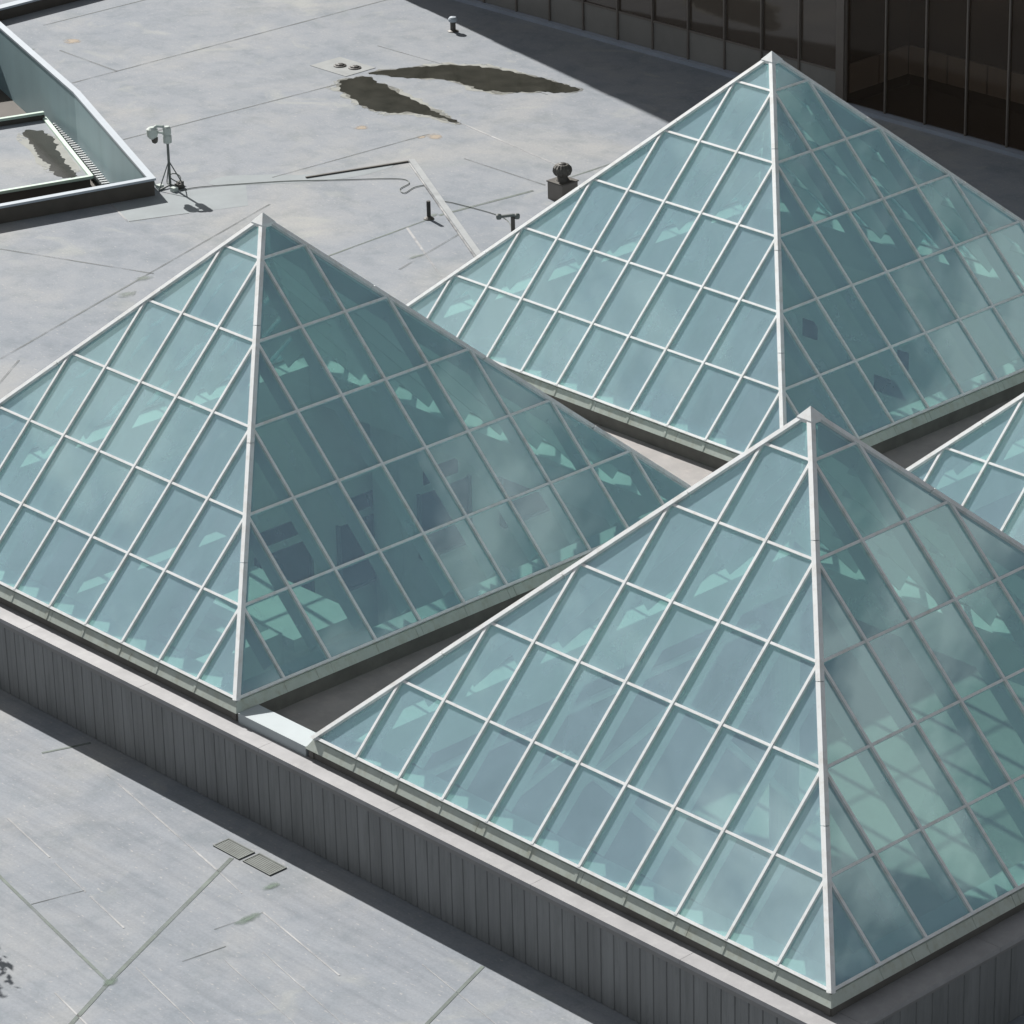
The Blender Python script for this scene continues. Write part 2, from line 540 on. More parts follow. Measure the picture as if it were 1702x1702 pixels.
seams = [
    ((-46.41, 21.95), (-46.05, 33.9), .06, 'seam_dark'), ((-48.97, 23.49), (-46.35, 23.37), .06, 'seam_dark'),
    ((-41.71, 19.96), (-41.2, 26.95), .055, 'seam_dark'), ((-36.75, 20.6), (-36.45, 25.4), .05, 'seam_dark'),
    ((-34.4, 24.7), (-31.54, 24.67), .05, 'seam_dark'), ((-36.46, 26.52), (-32.4, 25.9), .05, 'seam_pale'),
    ((-31.57, 17.6), (-31.78, 21.3), .05, 'seam_green'), ((-31.79, 21.5), (-31.46, 24.2), .09, 'seam_green'),
    ((-31.52, 25.2), (-31.48, 33.0), .06, 'seam_green'), ((-29.75, 18.44), (-30.53, 21.04), .06, 'seam_dark'),
    ((-31.73, 20.43), (-28.69, 18.75), .06, 'seam_pale'), ((-37.46, 13.08), (-33.59, 14.48), .05, 'seam_dark'),
    ((-31.85, 8.97), (-33.41, 13.64), .055, 'seam_dark'), ((-33.41, 13.64), (-35.3, 19.3), .05, 'seam_dark'),
    ((-38.1, 16.76), (-36.81, 16.26), .05, 'seam_pale'), ((-36.78, 16.28), (-36.2, 17.6), .035, 'seam_dark'),
    ((-51.2, 24.6), (-50.9, 34), .05, 'seam_dark'), ((-43.0, 29.5), (-36.6, 29.6), .035, 'seam_dark'),
    ((-28.5, 5.0), (-31.5, 9.2), .05, 'seam_dark'), ((-27.5, -8), (-26.5, 30), .05, 'seam_dark'),
    ((-15.2, -1.05), (-11.38, -1.83), .035, 'seam_pale'), ((-11.38, -1.83), (-10.51, -2.03), .02, 'seam_pale'),
    ((-15.15, -3.13), (-13.6, -3.44), .03, 'seam_pale'), ((-13.4, -3.49), (-12.3, -3.72), .025, 'seam_pale'),
    ((-12.1, -3.76), (-10.98, -3.99), .03, 'seam_pale'),
    ((-19.5, -3.15), (-13.67, -4.37), .06, 'seam_green'), ((-13.67, -4.37), (-9.87, -5.15), .055, 'seam_green'),
    ((-8.6, -7.75), (-9.87, -5.13), .075, 'seam_green'), ((-9.87, -5.13), (-11.5, -1.42), .075, 'seam_green'),
    ((-9.81, -2.18), (-7.54, -2.59), .03, 'seam_pale'), ((-9.55, -3.99), (-9.43, -3.24), .02, 'seam_dark'),
    ((-9.95, -3.04), (-9.81, -2.18), .02, 'seam_dark'), ((-6.2, -0.9), (-5.4, -3.1), .06, 'seam_green'),
    ((-10.2, -5.9), (-6.5, -6.65), .03, 'seam_pale'), ((-16.6, -1.35), (-16.3, -.55), .05, 'seam_green'),
    ((-12.6, -4.55), (-12.35, -3.7), .018, 'seam_dark'), ((-9.9, -4.6), (-4.2, -5.8), .02, 'seam_pale'),
    ((-8.9, -2.95), (-4.6, -3.85), .016, 'seam_pale'), ((-9.2, -3.5), (-5.0, -4.35), .014, 'seam_pale'),
    ((-6.9, -1.5), (-4.0, -2.05), .016, 'seam_pale'),
]
for p, q, w, mt in seams:
    strip(p, q, w, 0.006, mt)

# membrane patches, stains and ponds (sheets of their own, a few millimetres proud)
def decal(name, pts, mat, z, jag=0.03, sub=5, seed=1, parent=roof):
    return sheet(blob(pts, jag, sub, seed) if sub else pts, z).build(name, mat, parent)
decal('patch', [(-38.0, 16.75), (-36.81, 16.28), (-35.6, 18.9), (-36.9, 19.9), (-37.5, 18.6)], 'patch', ZL + .0025, 0, 0)
decal('patch', [(-37.3, 19.3), (-35.6, 21.4), (-35.2, 22.9), (-35.5, 23.1), (-36.1, 21.6), (-37.6, 20.0)], 'patch', ZL + .0030, 0.03, 4, 3)
for k, (x, y, r_) in enumerate([(-38.08, 24.6, .28), (-36.19, 25.31, .30), (-49.38, 24.16, .35), (-36.4, 25.1, .15)]):
    decal('rust_stain', [(x + r_ * math.cos(a) * RND.uniform(.6, 1.2), y + r_ * math.sin(a) * RND.uniform(.5, 1.1)) for a in [i * 1.047 for i in range(6)]], 'rust', ZL + .0035 + k * .0001, .04, 4, k)
for k, (x, y, rx, ry) in enumerate([(-9.87, -5.14, .11, .17), (-9.83, -2.45, .10, .25), (-10.35, -1.55, .12, .2), (-33.5, 14.1, .16, .3), (-31.9, 21.4, .1, .2), (-33.0, 13.2, .2, .35), (-30.1, 19.3, .1, .3), (-49.6, 22.95, .12, .3)]):
    decal('algae_stain', [(x + rx * math.cos(a) * RND.uniform(.6, 1.2), y + ry * math.sin(a) * RND.uniform(.6, 1.2)) for a in [i * .9 for i in range(7)]], 'algae' if k < 3 else 'algae2', ZL + .0085 + k * .0001, .03, 4, k + 10)

P1 = [(-41.4, 27.0), (-41.15, 26.5), (-40.24, 26.08), (-39.2, 25.78), (-38.5, 25.85), (-37.97, 26.3), (-37.2, 26.45), (-36.48, 26.5), (-37.3, 26.68), (-38.4, 26.89), (-40.0, 27.25), (-41.14, 27.48)]
P2 = [(-41.35, 27.75), (-41.0, 28.6), (-40.6, 29.3), (-40.0, 29.85), (-38.67, 30.35), (-37.4, 30.45), (-36.3, 30.45), (-36.5, 29.95), (-36.95, 29.55), (-37.7, 28.9), (-38.4, 28.7), (-39.2, 28.75), (-40.2, 28.25)]
def grow(pts, k):
    cx = sum(p[0] for p in pts) / len(pts)
    cy = sum(p[1] for p in pts) / len(pts)
    return [(x + k * (1 if x > cx else -1) * .8, y + k * (1 if y > cy else -1)) for x, y in pts]
for k, pp in enumerate((P1, P2)):
    decal('pond_rim', grow(pp, .14), 'rim', ZL + .0045 + k * .0004, .14, 8, 20 + k)
    decal('damp_edge', grow(pp, .04), 'damp', ZL + .0056 + k * .0002, .12, 8, 60 + k)
    lab = ('dark narrow puddle below the roof sump, tapering to a point', 'dark long puddle between the roof sump and the building shadow')[k]
    o = decal('puddle', pp, 'water', ZL + .0065, .10, 10, 30 + k, None)
    tag(o, lab, 'puddle')

# ------------------------------------------------------------------ pyramid skylights
A5, H = 5.5, 5.48
SL = math.hypot(A5, H)
KS = SL / A5                                   # slope length per bay of plan depth
def face_matrix(k):
    """face frame: x along the eaves, y up the slope, z outwards; origin mid-eaves"""
    ys = Vector((0, A5, H)).normalized()
    zs = Vector((0, -H, A5)).normalized()
    m = Matrix(((1, 0, 0, 0), (0, ys.y, zs.y, -A5 * S), (0, ys.z, zs.z, 0), (0, 0, 0, 1)))
    m = Matrix(((1, 0, 0, 0), (0, ys.y, zs.y, -A5 * S), (0, ys.z, zs.z, 0), (0, 0, 0, 1)))
    return Matrix.Rotation(k * math.pi / 2, 4, 'Z') @ m
G0, G1 = -0.022, -0.006                        # glass thickness below the bar line
def pane_mesh(poly, name='pane'):
    b = MB()
    b.prism(poly, G0, G1)
    me = b.mesh(name)
    me.materials.append(M['glass'])
    me.materials.append(M['glass_inner'])
    me.polygons[0].material_index = 1            # room side: no weather film
    return me
g_ = 0.006
PANE = {
    'rect': pane_mesh([(g_, g_), (1 - g_, g_), (1 - g_, KS - g_), (g_, KS - g_)]),
    'left': pane_mesh([(2 * g_, g_), (1 - g_, g_), (1 - g_, KS - 2.5 * g_)]),
    'right': pane_mesh([(g_, g_), (1 - 2 * g_, g_), (g_, KS - 2.5 * g_)]),
    'top': pane_mesh([(2 * g_, g_), (1 - 2 * g_, g_), (.5, KS / 2 - 2 * g_)]),
}
def bar_mesh(L, w, z0, z1, mat, name, along='y', a=0.0):
    b = MB()
    if along == 'y':
        b.box(-w / 2, w / 2, a, L, z0, z1)
    else:
        b.box(-L / 2, L / 2, -w / 2, w / 2, z0, z1)
    me = b.mesh(name)
    me.materials.append(M[mat])
    return me
RAFT = {t: bar_mesh(t * KS - .03, .047, -.03, .040, 'white', 'rafter') for t in range(1, 6)}
FIN = {t: bar_mesh(t * KS - .20, .040, -.34, -.03, 'fin', 'fin', a=.34) for t in range(1, 6)}
PURL = {r: bar_mesh(11 - 2 * r - .05, .042, -.028, .032, 'white', 'purlin', 'x') for r in range(1, 6)}
PFIN = {r: bar_mesh(11 - 2 * r - .30, .035, -.13, -.028, 'fin', 'purlin_web', 'x') for r in range(1, 6)}

def make_pyramid(label):
    root = thing('glass_pyramid', label, 'skylight', group='glass pyramid skylights on the ribbed plinth')
    rn = random.Random(3)
    for k in range(4):
        F = face_matrix(k)
        def at(x, t):
            return F @ Matrix.Translation((x * S, t * KS * S, 0))
        for r in range(6):
            if r == 5:
                link('pane', PANE['top'], root, at(-.5, 5))
                continue
            for i in range(r, 11 - r):
                kind = 'left' if i == r else 'right' if i == 10 - r else 'rect'
                tilt = Matrix.Rotation(R(rn.uniform(-.25, .25)), 4, 'X') @ Matrix.Rotation(R(rn.uniform(-.25, .25)), 4, 'Y')
                link('pane', PANE[kind], root, at(-5.5 + i, r) @ tilt)
        for i in range(1, 11):
            t = min(i, 11 - i)
            o = link('rafter', RAFT[t], root, at(-5.5 + i, 0))
            link('fin', FIN[t], o)
        for r in range(1, 6):
            o = link('purlin', PURL[r], root, at(0, r))
            link('web', PFIN[r], o)
        b = MB()
        b.box(-5.48, 5.48, -.018, .028, -.05, .034)
        b.build('base_rail', 'white', root, matrix=F)
        # kerb of sheet-metal panels under the glass, with a clip under each rafter
        Z = Matrix.Rotation(k * math.pi / 2, 4, 'Z')
        e = A5 + .12
        cuts = [-e, -3.85, -1.65, .62, 2.8, e]
        for c in range(5):
            b = MB()
            m0, m1 = (e - .095 if c == 0 else 0), (e - .095 if c == 4 else 0)
            x0, x1 = cuts[c] + .004, cuts[c + 1] - .004
            t0, t1 = (-m0 if c == 0 else x0), (m1 if c == 4 else x1)
            b.hexa([(x0, -e, -.18), (x1, -e, -.18), (x1, -e + .16, -.18), (x0, -e + .16, -.18),
                    (t0, -e + .095, -.034), (t1, -e + .095, -.034), (t1, -e + .16, -.034), (t0, -e + .16, -.034)])
            b.build('kerb_panel', 'kerb', root, matrix=Z)
        b = MB()
        b.box(-e + .03, e - .03, -e + .05, -e + .16, -.46, -.185)
        b.build('upstand', 'upstand', root, matrix=Z)
        for i in range(1, 11):
            if k in (0, 1):
                b = MB()
                xx = -5.5 + i
                b.hexa([(xx - .028, -e - .004, -.175), (xx + .028, -e - .004, -.175), (xx + .028, -e + .03, -.175), (xx - .028, -e + .03, -.175),
                        (xx - .028, -e + .085, -.032), (xx + .028, -e + .085, -.032), (xx + .028, -e + .12, -.032), (xx - .028, -e + .12, -.032)])
                b.build('rafter_clip', 'kerb', root, matrix=Z)
        b = MB()
        b.box(-A5 + .06, A5 - .06, -A5 + .02, -A5 + .55, -.12, -.07)
        b.build('inner_sill', 'fin', root, matrix=Z)
        b = MB()
        b.box(-A5 + .03, A5 - .03, -A5 + .09, -A5 + .53, -.83, -.125)
        b.build('inner_lining', 'fin', root, matrix=Z)
        # hip: ridge cap in four lengths with open joints, beam below
        n0 = Vector((0, -H, A5)).normalized()
        n1 = Vector((H, 0, A5)).normalized()
        top = (n0 + n1) / (1 + n0.dot(n1))
        c0, c1 = Vector((A5, -A5, 0)), Vector((0, 0, H))
        w, e1 = .054, .055
        def sect(f):
            p = c0.lerp(c1, f)
            a0 = p + Vector((-w, 0, 0)) - n0 * .03
            a1 = p + Vector((-w, 0, 0)) + n0 * e1
            b1 = p + Vector((0, w, 0)) + n1 * e1
            b0 = p + Vector((0, w, 0)) - n1 * .03
            return [a0, a1, p + top * e1, b1, b0]
        js = [-0.006, .265, .51, .76, .985]
        for q in range(4):
            b = MB()
            b.loft([sect(js[q]), sect(js[q + 1] - .0016)])
            b.build('hip_cap', 'white', root, matrix=Z)
        b = MB()
        d0 = c0.lerp(c1, .02) + Vector((0, 0, -.06))
        d1 = c0.lerp(c1, .985) + Vector((0, 0, -.06))
        sd = Vector((1, 1, 0)).normalized() * .045
        dn = Vector((0, 0, -.42))
        b.hexa([d0 - sd + dn, d0 + sd + dn, d1 + sd + dn, d1 - sd + dn, d0 - sd, d0 + sd, d1 + sd, d1 - sd])
        b.build('hip_beam', 'fin', root, matrix=Z)
    b = MB()
    q = .15
    zt = H + .115
    z1, z0 = H - .055, H - .115
    b.add([(-q, -q, z0), (q, -q, z0), (q, q, z0), (-q, q, z0), (-q, -q, z1), (q, -q, z1), (q, q, z1), (-q, q, z1), (0, 0, zt)],
          [(3, 2, 1, 0), (0, 1, 5, 4), (1, 2, 6, 5), (2, 3, 7, 6), (3, 0, 4, 7), (4, 5, 8), (5, 6, 8), (6, 7, 8), (7, 4, 8)])
    b.build('apex_cap', 'white', root)
    return root

PITCH = 12.95
pyr = make_pyramid('glass pyramid skylight at the corner of the ribbed plinth, clouds mirrored in its shaded face')
pyr.location = Vector((-5.5, 5.5, 0)) * S
for (x, y, lab) in [
        (-5.5 - PITCH, 5.5, 'glass pyramid skylight with dark hall windows seen inside, across the sunlit white ledge'),
        (-5.5 - PITCH, 5.5 + PITCH + .03, 'glass pyramid skylight beside the round turbine vent, before the dark glass building'),
        (-5.5, 5.5 + PITCH + .03, 'glass pyramid skylight across the dark gap behind the one at the plinth corner')]:
    c = copy_tree(pyr)
    c.location = Vector((x, y, 0)) * S
    c['label'] = lab

# ------------------------------------------------------------------ plinth under the pyramids
plinth = thing('skylight_plinth', 'ribbed grey metal plinth with flat ledge carrying the glass pyramids', 'plinth')
LZ = -0.34
def ledge(x0, x1, y0, y1):
    b = MB()
    b.box(x0, x1, y0, y1, LZ - .075, LZ)
    b.build('ledge', 'ledge', plinth)
OV = .10
xs = [PX0 - OV, -21.4, -18.2, -15.0, -11.9, -8.8, -5.6, -2.5, PX1 + OV]
for a, b_ in zip(xs, xs[1:]):
    ledge(a + .003, b_ - .003, PY0 - .035, .08)
    ledge(a + .003, b_ - .003, 23.93, PY1 + OV)
ys = [.083, 3.0, 6.0, 9.0, 12.0, 15.0, 18.0, 21.0, 23.927]
for a, b_ in zip(ys, ys[1:]):
    ledge(-.08, PX1 + OV, a + .003, b_ - .003)
    ledge(PX0 - OV, -23.87, a + .003, b_ - .003)
def fascia(x0, x1, y0, y1):
    b = MB()
    b.box(x0, x1, y0, y1, LZ - .15, LZ - .078)
    b.build('fascia', 'fascia', plinth)
fascia(PX0 - .06, PX1 + .06, PY0 - .028, PY0 - .004)
fascia(PX1 + .02, PX1 + .065, PY0 - .018, PY1)
fascia(PX0 - .065, PX0 - .02, PY0 - .018, PY1)
core = MB()
for (x0, x1, y0, y1) in ((PX0 + .03, PX1 - .03, PY0 + .03, PY0 + .28), (PX0 + .03, PX1 - .03, PY1 - .28, PY1 - .03),
                         (PX0 + .03, PX0 + .28, PY0 + .285, PY1 - .285), (PX1 - .28, PX1 - .03, PY0 + .285, PY1 - .285)):
    core.box(x0, x1, y0, y1, ZL - .3, LZ - .08)
core.build('backing_wall', 'clad_dark', plinth)
def panel_mesh(w):
    b = MB()
    g = .003
    z0, z1 = ZL + .01, LZ - .085
    pts = [(g, 0), (g + .012, -.016), (w * .38, -.016), (w * .45, -.010), (w * .55, -.010), (w * .62, -.016), (w - g - .012, -.016), (w - g, 0)]
    b.prism([(x, y) for x, y in pts][::1], z0, z1)
    me = b.mesh('cladding_panel')
    me.materials.append(M['clad'])
    return me
PW = (PX1 - PX0) / 92
pm = panel_mesh(PW)
for i in range(92):
    link('cladding_panel', pm, plinth, Matrix.Translation(Vector((PX0 + i * PW, PY0 + .02, 0)) * S))
PW2 = (PY1 - PY0) / 72
pm2 = panel_mesh(PW2)
for i in range(72):
    link('cladding_panel', pm2, plinth, Matrix.Translation(Vector((PX1 - .02, PY0 + i * PW2, 0)) * S) @ Matrix.Rotation(math.pi / 2, 4, 'Z'))
    link('cladding_panel', pm2, plinth, Matrix.Translation(Vector((PX0 + .02, PY1 - i * PW2, 0)) * S) @ Matrix.Rotation(-math.pi / 2, 4, 'Z'))
# deck strips in the gaps, and the white curbs closing them
DZ = -.46
def deck(x0, x1, y0, y1):
    b = MB()
    b.box(x0, x1, y0, y1, DZ - .34, DZ)
    b.build('gap_deck', 'deck', plinth)
deck(-13.25, -10.7, -.14, 10.68)
deck(-13.25, -10.7, 13.3, 24.1)
deck(-24.1, .1, 10.69, 13.29)
for x0, x1, y0, y1 in ((-12.81, -11.13, -.10, .33), (-12.86, -11.12, 23.7, 24.05)):
    b = MB()
    b.box(x0, x1, y0, y1, DZ + .004, -.165)
    b.build('gap_curb', 'curb_white', plinth)
for x0, x1, y0, y1 in ((-.35, .07, 11.14, 12.84), (-24.0, -23.6, 11.14, 12.84)):
    b = MB()
    b.box(x0, x1, y0, y1, DZ + .004, -.165)
    b.build('gap_curb', 'curb_white', plinth)

# ------------------------------------------------------------------ hall under the glass
hall = thing('atrium_hall', 'white walled hall with dark windows seen through the pyramid glass', 'hall', (-12, 12, -7))
hall.location = (0, 0, 0)
HX0, HX1, HY0, HY1, HZ = -23.4, -.55, .55, 23.45, -7.0
def hb(name, mat, *a):
    b = MB()
    b.box(*a)
    return b.build(name, mat, hall)
wall_w = hb('wall', 'wall_in', HX0 - .2, HX0, HY0 - .2, HY1 + .2, HZ, -.82)
wall_n = hb('wall', 'wall_in', HX0 + .003, HX1 - .003, HY1, HY1 + .2, HZ, -.82)
wall_s = hb('wall', 'wall_in', HX0 + .003, HX1 - .003, HY0 - .2, HY0, HZ, -.82)
wall_e = hb('wall', 'wall_in', HX1, HX1 + .2, HY0 - .2, HY1 + .2, HZ, -.82)
hb('floor', 'floor_in', HX0 - .3, HX1 + .3, HY0 - .3, HY1 + .3, HZ - .2, HZ - .004)
for x, y in ((-12, 12), (-12, .9), (-12, 23.1), (-23.0, 12), (-.95, 12)):
    b = MB()
    b.lathe((x, y, HZ), [(.28, 0), (.28, 6.1)], 20)
    b.build('column', 'fin', hall, smooth=False)
# beams below the gap decks
hb('beam', 'fin', -12.35, -11.65, HY0 + .02, HY1 - .02, -1.15, -.805)
hb('beam', 'fin', HX0 + .02, HX1 - .02, 11.65, 12.35, -1.145, -.805)
# windows on the two walls that show through the glass
def hall_window(y0, y1, z0, z1):
    b = MB()
    b.box(HX0 - .02, HX0 + .03, y0, y1, z0, z1)
    o = b.build('window', 'win', hall)
    f = MB()
    t = .05
    f.box(HX0 + .002, HX0 + .10, y1 + .001, y1 + t, z0, z1 + t)
    f.box(HX0 + .002, HX0 + .10, y0 - t, y0 - .001, z0, z1 + t)
    f.box(HX0 + .002, HX0 + .11, y0, y1, z0 - t, z0 - .001)
    f.build('window_frame', 'pole', o)
for y in (2.2, 4.45, 6.7, 8.85, 11.0, 13.2, 15.5, 17.7):
    hall_window(y, y + 1.35, -5.15, -3.75)
    b = MB()
    b.box(HX0 - .02, HX0 + .03, y + .15, y + 1.1, -3.55, -3.22)
    b.build('transom', 'win', hall)
for x, z0, z1, w in ((-22.1, -2.75, -2.35, .42), (-19.35, -2.75, -2.35, .3), (-20.0, -3.45, -3.1, 1.0), (-16.0, -3.4, -2.9, .9), (-9.5, -4.4, -3.2, 1.3), (-6.5, -4.4, -3.2, 1.3), (-3.5, -4.4, -3.2, 1.3)):
    b = MB()
    b.box(x, x + w, HY1 - .03, HY1 + .02, z0, z1)
    b.build('window', 'win', hall)
# tubular braces and a white lift shaft / stair seen through the faces
def brace(p, q, r=.07):
    b = MB()
    b.tube([p, q], r, 10)
    b.build('brace', 'fin', hall)
brace((-10.6, 1.6, -3.0), (-9.0, 3.6, -.9)); brace((-9.0, 3.6, -.9), (-7.6, 5.2, -3.0))
brace((-10.6, 4.6, -3.0), (-9.0, 6.2, -.9)); brace((-9.0, 6.2, -.9), (-7.2, 7.6, -3.0))
brace((-10.8, 2.0, -1.4), (-10.8, 10.0, -1.4))
hb('stair_wall', 'fin', -18.2, -17.9, 2.0, 5.0, HZ, -2.2)
hb('landing', 'fin', -20.6, -17.6, 5.01, 6.6, -2.5, -2.25)
hb('stair_wall', 'fin', -21.2, -20.9, 2.2, 6.2, HZ, -1.6)
for k in range(9):
    hb('stair_step', 'fin', -20.85, -18.25, 4.75 - k * .32, 5.0 - k * .32, -2.75 - k * .26, -2.6 - k * .26)

def leaf_tree(name, label, cat, loc, h, cr, nleaf, mat, seed, group=None, leaf=.11):
    rn = random.Random(seed)
    t = thing(name, label, cat, loc, group)
    tb = MB()
    tb.tube([(0, 0, 0), (.04, .02, h * .35), (-.03, .05, h * .7), (0, 0, h * .9)], [.11, .09, .06, .02], 8)
    tips = []
    for i in range(9):
        a = rn.uniform(0, 6.28)
        z0 = h * rn.uniform(.35, .75)
        L = cr * rn.uniform(.6, 1.0)
        tip = (math.cos(a) * L, math.sin(a) * L, z0 + h * rn.uniform(.08, .22))
        tips.append(tip)
        tb.tube([(0, 0, z0), (tip[0] * .5, tip[1] * .5, (z0 + tip[2]) / 2 + .05), tip], [.045, .03, .012], 5)
    tb.build('trunk', 'bark', t)
    cb = MB()
    centres = tips + [(rn.gauss(0, cr * .35), rn.gauss(0, cr * .35), h * rn.uniform(.6, 1.0)) for _ in range(8)]
    for i in range(nleaf):
        c = centres[rn.randrange(len(centres))]
        s_ = cr * .30
        p = Vector((c[0] + rn.gauss(0, s_), c[1] + rn.gauss(0, s_), c[2] + rn.gauss(0, s_ * .7)))
        d = Vector((rn.uniform(-1, 1), rn.uniform(-1, 1), rn.uniform(-.6, .6))).normalized()
        u = d.cross(Vector((rn.uniform(-1, 1), rn.uniform(-1, 1), 1))).normalized()
        l = leaf * rn.uniform(.7, 1.4)
        cb.add([p, p + d * l * .5 + u * l * .28, p + d * l, p + d * l * .5 - u * l * .28], [(0, 1, 2, 3)])
    cb.build('crown', mat, t)
    return t

# ------------------------------------------------------------------ dark glass office building
bld = thing('office_building', 'dark bronze glass office building with grey spandrel panels, standing in its own shadow', 'building', (-30, 34, ZL))
bld.location = (0, 0, 0)
BX0, BX1, BY, BT = -50.6, 9.0, 34.0, 11.5
BW = 1.3
CX = -30.51                                   # the corner column where the glazed recess begins
def bb(name, mat, *a, parent=bld):
    b = MB()
    b.box(*a)
    return b.build(name, mat, parent)
bb('base_ledge', 'steel_trim', BX0, BX1, BY - .22, BY + .1, ZL, ZL + .10)
Z1, Z2 = -.93, 1.75                           # spandrel head, first glass head
nb = int((CX - BX0) / BW)
x = CX - .14 - nb * BW
M['spandrel_in'] = simple('brightened_spandrel_paint', (0.46, 0.43, 0.40), 0.5, 0.1, 0.5)  # same spandrels, brightened in colour to make up for dim light in recess
sp_in = MB().box(.03, BW - .03, -.03, .05, ZL + .104, Z1 - .03).mesh('spandrel_panel'); sp_in.materials.append(M['spandrel_in'])
sp_me = MB().box(.03, BW - .03, -.03, .05, ZL + .104, Z1 - .03).mesh('spandrel_panel'); sp_me.materials.append(M['spandrel'])
gl_me = MB().box(.03, BW - .03, .0, .03, Z1 + .03, Z2 - .03).mesh('glass_pane'); gl_me.materials.append(M['bglass'])
mu_me = MB().box(-.025, .025, -.075, .04, ZL + .104, Z2).mesh('mullion'); mu_me.materials.append(M['mullion'])
for i in range(nb):
    T = Matrix.Translation(Vector((x + i * BW, BY, 0)) * S)
    link('spandrel_panel', sp_me, bld, T)
    link('glass_pane', gl_me, bld, T)
    link('mullion', mu_me, bld, T)
bb('transom_rail', 'mullion', BX0, CX - .14, BY - .05, BY + .04, Z1 - .028, Z1 + .028)
bb('core', 'bcore', BX0 + .05, CX - .15, BY + .06, BY + 12, ZL, Z2)
bb('corner_column', 'mullion', CX - .135, CX + .12, BY - .12, BY + .12, ZL + .104, Z2)
# glazed recess: clear bronze screen in front, the wall set back behind it
RY = 36.35
nr = int((BX1 - CX) / BW)
gl2 = MB().box(.02, BW - .02, .0, .03, ZL + .12, 3.4).mesh('glass_pane'); gl2.materials.append(M['bglass_clear'])
mu2 = MB().box(-.02, .02, -.05, .05, ZL + .104, 3.42).mesh('mullion'); mu2.materials.append(M['mullion'])
for i in range(nr):
    T = Matrix.Translation(Vector((CX + .13 + i * BW, BY, 0)) * S)
    link('glass_pane', gl2, bld, T)
    link('mullion', mu2, bld, T)
    T2 = Matrix.Translation(Vector((CX + .13 + i * BW, RY, .22)) * S)
    link('spandrel_panel', sp_in, bld, T2)
for i in range(2):
    T2 = Matrix.Translation(Vector((CX + .10, RY - i * 1.13 - .02, .22)) * S) @ Matrix.Rotation(-math.pi / 2, 4, 'Z')
    link('spandrel_panel', sp_in, bld, T2 @ Matrix.Scale(1.12 / 1.3, 4, (1, 0, 0)))
bb('recess_wall', 'bcore', CX + .13, BX1, RY + .06, RY + .3, ZL, Z2)
bb('recess_side', 'bcore', CX - .13, CX + .04, BY + .13, RY + .05, ZL, Z2)
bb('recess_floor', 'bcore', CX + .13, BX1, BY + .06, RY + .05, ZL + .01, ZL + .03)
bb('end_wall', 'bcore', BX1 - .3, BX1 - .02, BY + .06, RY + .05, ZL + .03, Z2)
bb('recess_glazing', 'bglass', CX + .13, BX1, RY + .02, RY + .05, Z1 + .23, Z2)
fl = 0
z = Z2
while z < BT - .5:
    bb('spandrel_band', 'spandrel', BX0, CX + .1, BY - .03, BY + .05, z + .003, z + .8)
    bb('window_band', 'bglass', BX0, CX + .1, BY, BY + .03, z + .803, min(z + 3.5, BT))
    bb('spandrel_band', 'spandrel', CX + .13, BX1, RY + .02, RY + .10, z + .003, z + .8)
    bb('window_band', 'bglass', CX + .13, BX1, RY + .05, RY + .08, z + .803, min(z + 3.5, BT))
    z += 3.503
bb('upper_core', 'bcore', BX0 + .05, CX + .1, BY + .06, BY + 12, Z2 + .003, BT)
bb('upper_core', 'bcore', CX + .103, BX1 - .05, RY + .11, BY + 12, Z2 + .003, BT)

# ------------------------------------------------------------------ sunken well with parapet
well = thing('roof_well', 'sunken roof well with pale coping, blue-grey walls and a puddled tray', 'roof well', (-44, 19, -2.6))
well.location = (0, 0, 0)
n = len(WELL)
cx = sum(p[0] for p in WELL) / n
cy = sum(p[1] for p in WELL) / n
def inset(pts, d):
    out = []
    for i in range(len(pts)):
        p0, p1, p2 = (Vector(pts[(i + j) % len(pts)]) for j in (-1, 0, 1))
        e0, e1 = (p1 - p0).normalized(), (p2 - p1).normalized()
        n0, n1 = Vector((-e0.y, e0.x)), Vector((-e1.y, e1.x))
        m_ = (n0 + n1).normalized()
        out.append(tuple(p1 + m_ * (d / max(.3, m_.dot(n1)))))
    return out
WIN = inset(WELL, .03)
if abs(WIN[0][0] - cx) > abs(WELL[0][0] - cx):
    WIN = inset(WELL, -.03)
CZ, WZ = -1.42, -2.62
WOUT = inset(WELL, -.09) if abs(inset(WELL, -.09)[0][0] - cx) > abs(WELL[0][0] - cx) else inset(WELL, .09)
for i in range(n):
    j = (i + 1) % n
    a, b_, c, d = WOUT[i], WOUT[j], WIN[j], WIN[i]
    q = MB()
    q.hexa([(*a, WZ - .8), (*b_, WZ - .8), (*c, WZ - .8), (*d, WZ - .8), (*a, CZ), (*b_, CZ), (*c, CZ), (*d, CZ)])
    q.build('parapet_wall', 'well_wall' if i in (0, 1, 2, 3) else 'brown_dark', well)  # near walls turned from the sun get a dark colour for their shade
WO2 = inset(WELL, -.13) if abs(inset(WELL, -.13)[0][0] - cx) > abs(WELL[0][0] - cx) else inset(WELL, .13)
WI2 = inset(WELL, .05) if abs(inset(WELL, .05)[0][0] - cx) < abs(WELL[0][0] - cx) else inset(WELL, -.05)
for i in range(n):
    j = (i + 1) % n
    q = MB()
    q.hexa([(*WO2[i], CZ + .002), (*WO2[j], CZ + .002), (*WI2[j], CZ + .002), (*WI2[i], CZ + .002),
            (*WO2[i], CZ + .06), (*WO2[j], CZ + .06), (*WI2[j], CZ + .06), (*WI2[i], CZ + .06)])
    q.build('coping', 'coping_pale', well)
MB().prism(WIN if True else WELL, WZ - .82, WZ - .6).build('well_floor', 'brown_dark', well)
